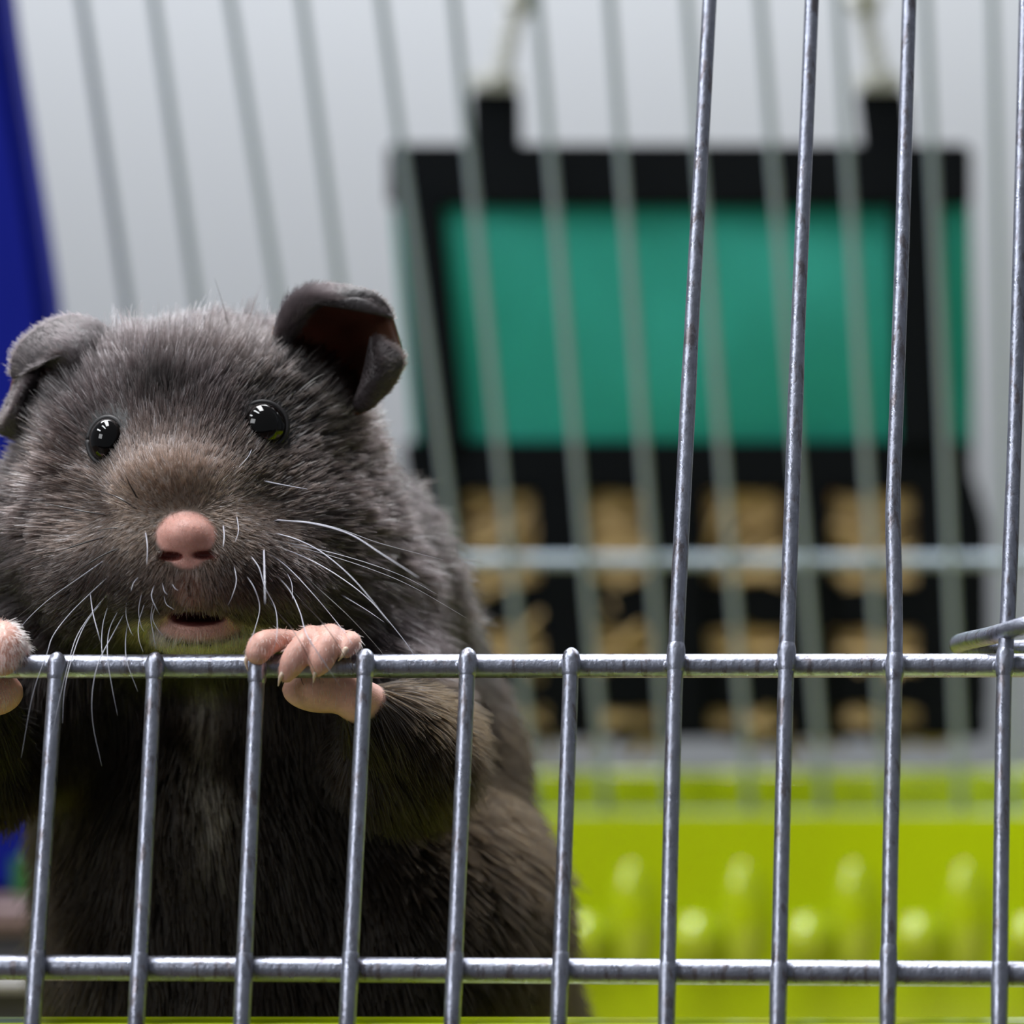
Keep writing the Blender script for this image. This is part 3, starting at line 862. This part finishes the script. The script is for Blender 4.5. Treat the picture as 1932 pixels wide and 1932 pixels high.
lift = np.interp(dn, [60, 200, 450, 700], [.26, .32, .42, .38]) + .25 * tuft + .12 * vnoise(rp, 3, 9) * headw
lift *= .55 + .45 * step(eyed, 1.1, 2.2)
lift = np.clip(lift, .08, .8)
ST = make_strands(rp, rn, Lp * px, lift, flow, .22, .22)
# clumping
nc = len(rp) // 34
kd = KDTree(nc)
for i in range(nc): kd.insert(Vector(rp[i]), i)
kd.balance()
ci = np.fromiter((kd.find(Vector(q))[1] for q in rp), int, len(rp))
cw = (np.linspace(0, 1, 6) ** 1.3)[None, :, None] * ((.16 + .28 * step(Lp, 20, 70)) * np.where(v > 1280, .45, 1))[:, None, None]
ST = ST * (1 - cw) + ST[ci] * cw
# colour of each hair
cn = vnoise(rp, 2.0, 5); cn2 = rng.random(len(rp))
tint = np.tile(np.array([.0135, .0098, .0102]), (len(rp), 1))
tint = mixc(tint, (.009, .0065, .0056), step(cn, -.2, .9))
brown = np.exp(-((u - 340) ** 2 / 190 ** 2 + (v - 960) ** 2 / 120 ** 2))
tint = mixc(tint, (.080, .050, .034), brown * .85)
tint = mixc(tint, (.035, .028, .027), .6 * np.exp(-((u - 360) ** 2 / 230 ** 2 + (v - 660) ** 2 / 55 ** 2)))
dark = np.exp(-((u - 296) ** 2 / 62 ** 2 + (v - 738) ** 2 / 40 ** 2))
tint = mixc(tint, (.003, .0022, .002), dark * .95)
tint = mixc(tint, (.0080, .0048, .0022), step(v, 1170, 1330))  # dark brown body, with the shade below the head put into the tint
tint = mixc(tint, (.66, .46, .37), chin * .92)
near = np.exp(-((u - 362) ** 2 / 62 ** 2 + (v - 1095) ** 2 / 50 ** 2))
tint = mixc(tint, (.15, .092, .068), near * .9 * (dn < 260))
chest = np.exp(-((u - 385 - (v - 1300) * .06) ** 2 / 26 ** 2)) * step(v, 1250, 1290) * (1 - step(v, 1480, 1640))
tint = mixc(tint, (.26, .22, .16), chest * .85 * (cn2 < .75))
grey = (cn2 > .86) * headw * (dark < .4)
tint = mixc(tint, (.17, .155, .165), grey * .7)
tint *= np.exp(rng.normal(0, 1, len(rp)) * np.where(v > 1300, .2, .5))[:, None]
rad = np.where(v > 1300, 1.25, .85) * px * np.where(chin > .5, .8, 1.0) * np.interp(dn, [60, 200], [.75, 1.0])
SETS = [(ST, tint, rad)]
# pale down on the paws and the nose
def sub_fur(w, n, L, lift, col, flow_v, radius, jit=.3):
    p, m = sample_tris(V, VN, tri, w[tri].mean(1), n)
    fl = np.tile(np.array(flow_v, float), (n, 1))
    s = make_strands(p, m, rng.uniform(.5, 1.1, n) * L * px, np.full(n, lift), fl, jit, .1)
    c = np.tile(np.array(col), (n, 1)) * rng.uniform(.7, 1.2, n)[:, None]
    SETS.append((s, c, np.full(n, radius * px)))
topw = zw * (VN[:, 2] > -.35) * (dd < 45)
sub_fur(topw * (uu > 300), 900, 17, .28, (.62, .50, .46), (0, -.3, -1), .55)
sub_fur(topw * (uu < 300), 2600, 22, .42, (.85, .78, .76), (0, -.2, -1), .6)
sub_fur(zn, 700, 11, .45, (.60, .44, .40), (0, -.4, .3), .4)
sub_fur(zp * (1 - zn), 700, 12, .3, (.36, .25, .18), (0, -.1, -1), .45)
sub_fur(zl * (1 - zm), 1500, 13, .35, (.50, .36, .30), (0, -.2, -1), .4)
# tufts standing up at the crown
for (u_, v_, du_, n_, L_) in ((532, 604, .25, 260, 62), (505, 610, -.1, 160, 46), (224, 640, -.3, 200, 46), (250, 636, -.2, 160, 40)):
    h = hit(u_, v_)
    if h is None: continue
    p = h[0] + rng.normal(size=(n_, 3)) * np.array([14, 14, 10]) * px * .6 + F_ * .05
    m = np.tile(np.array([du_, .15, 1.0]), (n_, 1)); m /= np.linalg.norm(m, axis=1)[:, None]
    st = make_strands(p, m, rng.uniform(.5, 1.1, n_) * L_ * px, np.full(n_, .9), np.tile(np.array([.3, .8, .2]), (n_, 1)), .28, .1)
    tipc = st.mean(0)
    w_ = (np.linspace(0, 1, 6) ** 1.4)[None, :, None] * .6
    st = st * (1 - w_) + (tipc[None] + (st[:, :1] - tipc[None, :1]) * .25) * w_
    SETS.append((st, np.tile(np.array([.022, .017, .017]), (n_, 1)) * np.exp(rng.normal(0, .5, n_))[:, None], np.full(n_, .8 * px)))
# ears: short dark down
for ev, ef, kind in EARS:
    T = np.concatenate([ef[:, [0, 1, 2]], ef[:, [0, 2, 3]]])
    en = np.cross(ev[T[:, 1]] - ev[T[:, 0]], ev[T[:, 2]] - ev[T[:, 0]])
    N2 = np.stack([np.bincount(T.ravel(), np.repeat(en[:, k], 3), len(ev)) for k in range(3)], 1); N2 /= np.linalg.norm(N2, axis=1)[:, None] + 1e-9
    N2[(N2 @ F_) > 0] *= -1
    n = {'dome': 9000, 'flap': 6000, 'rim': 8000, 'cup': 2500}[kind]
    p, m = sample_tris(ev, N2, T, np.ones(len(T)), n)
    fl = p - P(380, 900, 400)
    ln = {'dome': 26, 'flap': 20, 'rim': 40, 'cup': 20}[kind]
    if kind == 'rim': ln = np.interp(to_px(p)[0], [540, 660], [46, 11])
    s = make_strands(p, m, rng.uniform(.5, 1.1, n) * ln * px, np.full(n, .22), fl, .25, 0)
    SETS.append((s, np.tile(np.array([.07, .035, .022] if kind == 'cup' else [.034, .027, .028]), (n, 1)) * rng.uniform(.6, 1.4, n)[:, None], np.full(n, .6 * px)))
FUR = bpy.data.materials.new('hamster_fur'); FUR.use_nodes = True
nt = FUR.node_tree; nt.nodes.clear()
out = nt.nodes.new('ShaderNodeOutputMaterial'); hb = nt.nodes.new('ShaderNodeBsdfHairPrincipled')
hb.parametrization = 'COLOR'; hb.inputs['IOR'].default_value = 1.40; hb.inputs['Roughness'].default_value = .34; hb.inputs['Radial Roughness'].default_value = .5
if 'Random Roughness' in hb.inputs: hb.inputs['Random Roughness'].default_value = .2
at = nt.nodes.new('ShaderNodeAttribute'); at.attribute_name = 'tint'
nt.links.new(at.outputs['Color'], hb.inputs['Color']); nt.links.new(hb.outputs[0], out.inputs[0])
def hair_object(name, sets, m, parent):
    n = sum(len(s[0]) for s in sets)
    pts = np.concatenate([s[0].reshape(-1, 3) for s in sets]).astype(np.float32)
    K = sets[0][0].shape[1]
    rad = np.concatenate([(s[2][:, None] * np.linspace(1, .25, K)[None, :] ** .7).ravel() for s in sets]).astype(np.float32)
    tn = np.concatenate([np.concatenate([s[1], np.ones((len(s[1]), 1))], 1) for s in sets]).astype(np.float32)
    hc = bpy.data.hair_curves.new(name)
    hc.add_curves([K] * n)
    hc.attributes['position'].data.foreach_set('vector', pts.ravel())
    ra = hc.attributes.get('radius') or hc.attributes.new('radius', 'FLOAT', 'POINT')
    ra.data.foreach_set('value', rad)
    ta = hc.attributes.new('tint', 'FLOAT_COLOR', 'CURVE'); ta.data.foreach_set('color', tn.ravel())
    hc.materials.append(m)
    o = bpy.data.objects.new(name, hc); COL.objects.link(o)
    o.parent = parent; o.matrix_parent_inverse = wm(parent).inverted()
    return o
fur = hair_object('fur', SETS, FUR, ham); fur['kind'] = 'stuff'

# ------------------------------------------------------------------ whiskers
WW = mat('white_whisker', lin(176, 176, 188), .3, spec=.8)
WD = mat('dark_whisker', lin(34, 28, 28), .3, spec=.8)
whisk = [
    (0, 2.6, [(495, 907, 150), (530, 914, 120), (580, 923, 80)]),
    (0, 2.0, [(515, 982, 140), (580, 985, 110), (640, 998, 90), (720, 1026, 110), (835, 1056, 160)]),
    (0, 3.0, [(520, 981, 140), (590, 988, 40), (660, 1008, -60), (720, 1045, -150), (790, 1090, -240)]),
    (0, 2.4, [(510, 1004, 130), (560, 1018, 70), (610, 1044, 0), (670, 1096, -90), (735, 1175, -170)]),
    (0, 1.4, [(510, 1018, 130), (590, 1034, 110), (680, 1058, 90), (760, 1087, 80), (826, 1122, 80)]),
    (0, 1.2, [(515, 1024, 130), (600, 1042, 110), (700, 1074, 90), (780, 1108, 80), (880, 1166, 90)]),
    (0, 2.2, [(515, 1028, 130), (580, 1054, 80), (640, 1088, 40), (700, 1135, 10), (760, 1205, -10), (790, 1250, -20)]),
    (0, 2.0, [(490, 1033, 120), (540, 1068, 60), (590, 1120, 20), (640, 1180, 0), (665, 1215, -10)]),
    (0, 2.4, [(508, 1072, 110), (545, 1112, 50), (566, 1155, 10), (580, 1200, -20), (620, 1262, -60), (642, 1295, -70)]),
    (0, 2.2, [(468, 1043, 90), (488, 1070, 50), (500, 1108, 20), (520, 1150, -10), (522, 1200, -50), (508, 1245, -70)]),
    (0, 2.4, [(462, 1082, 80), (480, 1110, 40), (490, 1145, 0), (483, 1180, -30), (470, 1215, -70)]),
    (0, 1.8, [(538, 1075, 80), (550, 1100, 40), (552, 1130, 0)]),
    (0, 3.2, [(498, 1035, 60), (499, 1080, -120), (500, 1140, -200)]),
    (1, 1.5, [(545, 1060, 120), (600, 1110, 90), (660, 1165, 60), (715, 1225, 40), (745, 1268, 20)]),
    (1, 1.3, [(520, 1080, 110), (570, 1135, 70), (620, 1190, 20), (668, 1270, -40)]),
    (0, 1.6, [(640, 1120, 120), (690, 1150, 60), (725, 1174, 30)]),
    (1, 1.2, [(480, 1090, 90), (520, 1150, 40), (560, 1200, -20), (605, 1290, -60)]),
    (0, 1.7, [(440, 1060, 30), (446, 1095, 15), (438, 1125, 10), (430, 1142, 10)]),
    (0, 1.6, [(446, 970, 60), (450, 1000, 30), (444, 1022, 20)]),
    (0, 2.4, [(421, 990, 30), (423, 1010, -10), (421, 1032, -20)]),
    # left side
    (1, 1.8, [(262, 963, 90), (225, 940, 100), (190, 928, 120), (155, 922, 150)]),
    (1, 1.8, [(262, 945, 110), (245, 915, 110), (236, 895, 120)]),
    (1, 1.8, [(228, 975, 120), (170, 967, 120), (110, 955, 140), (60, 945, 170)]),
    (1, 1.4, [(238, 996, 110), (200, 998, 110), (160, 1008, 120)]),
    (1, 2.0, [(210, 1010, 120), (160, 1024, 110), (110, 1040, 120), (50, 1055, 150)]),
    (1, 1.8, [(230, 1032, 100), (190, 1050, 90), (150, 1075, 80), (100, 1110, 80), (20, 1175, 80)]),
    (0, 1.9, [(200, 1055, 110), (150, 1090, 80), (100, 1125, 60), (60, 1160, 40), (28, 1196, 20)]),
    (0, 1.8, [(218, 1076, 100), (170, 1120, 60), (130, 1160, 20), (100, 1200, -20), (88, 1235, -50), (62, 1310, -80), (40, 1430, -90)]),
    (0, 1.8, [(212, 1112, 90), (180, 1148, 50), (148, 1195, 0), (132, 1240, -50), (110, 1330, -80), (98, 1390, -80)]),
    (0, 2.0, [(196, 1130, 90), (160, 1180, 40), (138, 1235, -20), (122, 1300, -70), (118, 1365, -80)]),
    (0, 2.0, [(170, 1115, 60), (175, 1155, 0), (184, 1190, -50), (190, 1212, -60)]),
    (0, 1.9, [(205, 1140, 80), (194, 1180, 30), (192, 1225, -40), (198, 1250, -60)]),
    (0, 1.8, [(224, 1150, 70), (206, 1190, 20), (203, 1240, -50), (212, 1300, -70), (222, 1350, -70)]),
    (0, 1.8, [(236, 1155, 60), (214, 1195, 10), (186, 1250, -60), (174, 1310, -80), (176, 1370, -80), (192, 1445, -80)]),
    (0, 1.8, [(240, 1120, 60), (238, 1160, 30), (246, 1190, 0), (252, 1200, 0)]),
    (0, 1.8, [(242, 1170, 60), (237, 1210, 0), (240, 1250, -50), (260, 1305, -60)]),
    (0, 1.9, [(270, 1108, 40), (262, 1150, 10), (266, 1180, 0), (272, 1192, 0)]),
    (0, 1.8, [(274, 1135, 40), (262, 1175, 0), (262, 1205, -20), (270, 1230, -30)]),
    (0, 1.8, [(292, 1102, 20), (286, 1125, 5), (296, 1150, 0), (302, 1160, 0)]),
    (0, 1.7, [(294, 1140, 30), (288, 1165, 10), (296, 1185, 5), (308, 1200, 5)]),
    (0, 1.7, [(290, 1130, 30), (285, 1165, 10), (290, 1200, 0), (294, 1225, 0)]),
    (0, 1.5, [(306, 1098, 10), (310, 1115, 2), (316, 1122, 0)]),
    (0, 1.5, [(309, 1122, 15), (314, 1140, 5), (328, 1150, 2)]),
    (0, 1.5, [(324, 1100, 8), (330, 1110, 0), (336, 1114, 0)]),
    (0, 2.2, [(274, 1000, 20), (278, 1030, -40), (277, 1065, -60)]),
    (0, 1.5, [(262, 1088, 60), (252, 1100, 50), (247, 1115, 50)]),
    (0, 1.6, [(476, 845, 110), (468, 862, 90), (450, 882, 80)]),
    (0, .9, [(264, 690, 260), (272, 650, 220), (282, 628, 200)]),
    (1, .9, [(435, 640, 330), (425, 590, 320), (405, 525, 320)]),
]
for dk, r, pts in whisk:
    q2 = []
    for k, (a, b_, c_) in enumerate(pts):
        h = hit(a, b_)
        if h is not None: c_ = h[2] + 4 if k == 0 else min(c_, h[2] - (30 if k == 1 else 60))
        q2.append((a, b_, c_))
    path = catmull([P(*q) for q in q2], 8 * (len(pts) - 1))
    n = len(path)
    tubeobj('whisker', path, [r * (.95 if dk else .62) * px * (1 - .8 * (k / (n - 1)) ** 1.5) for k in range(n)], WD if dk else WW, ham, 6, False)
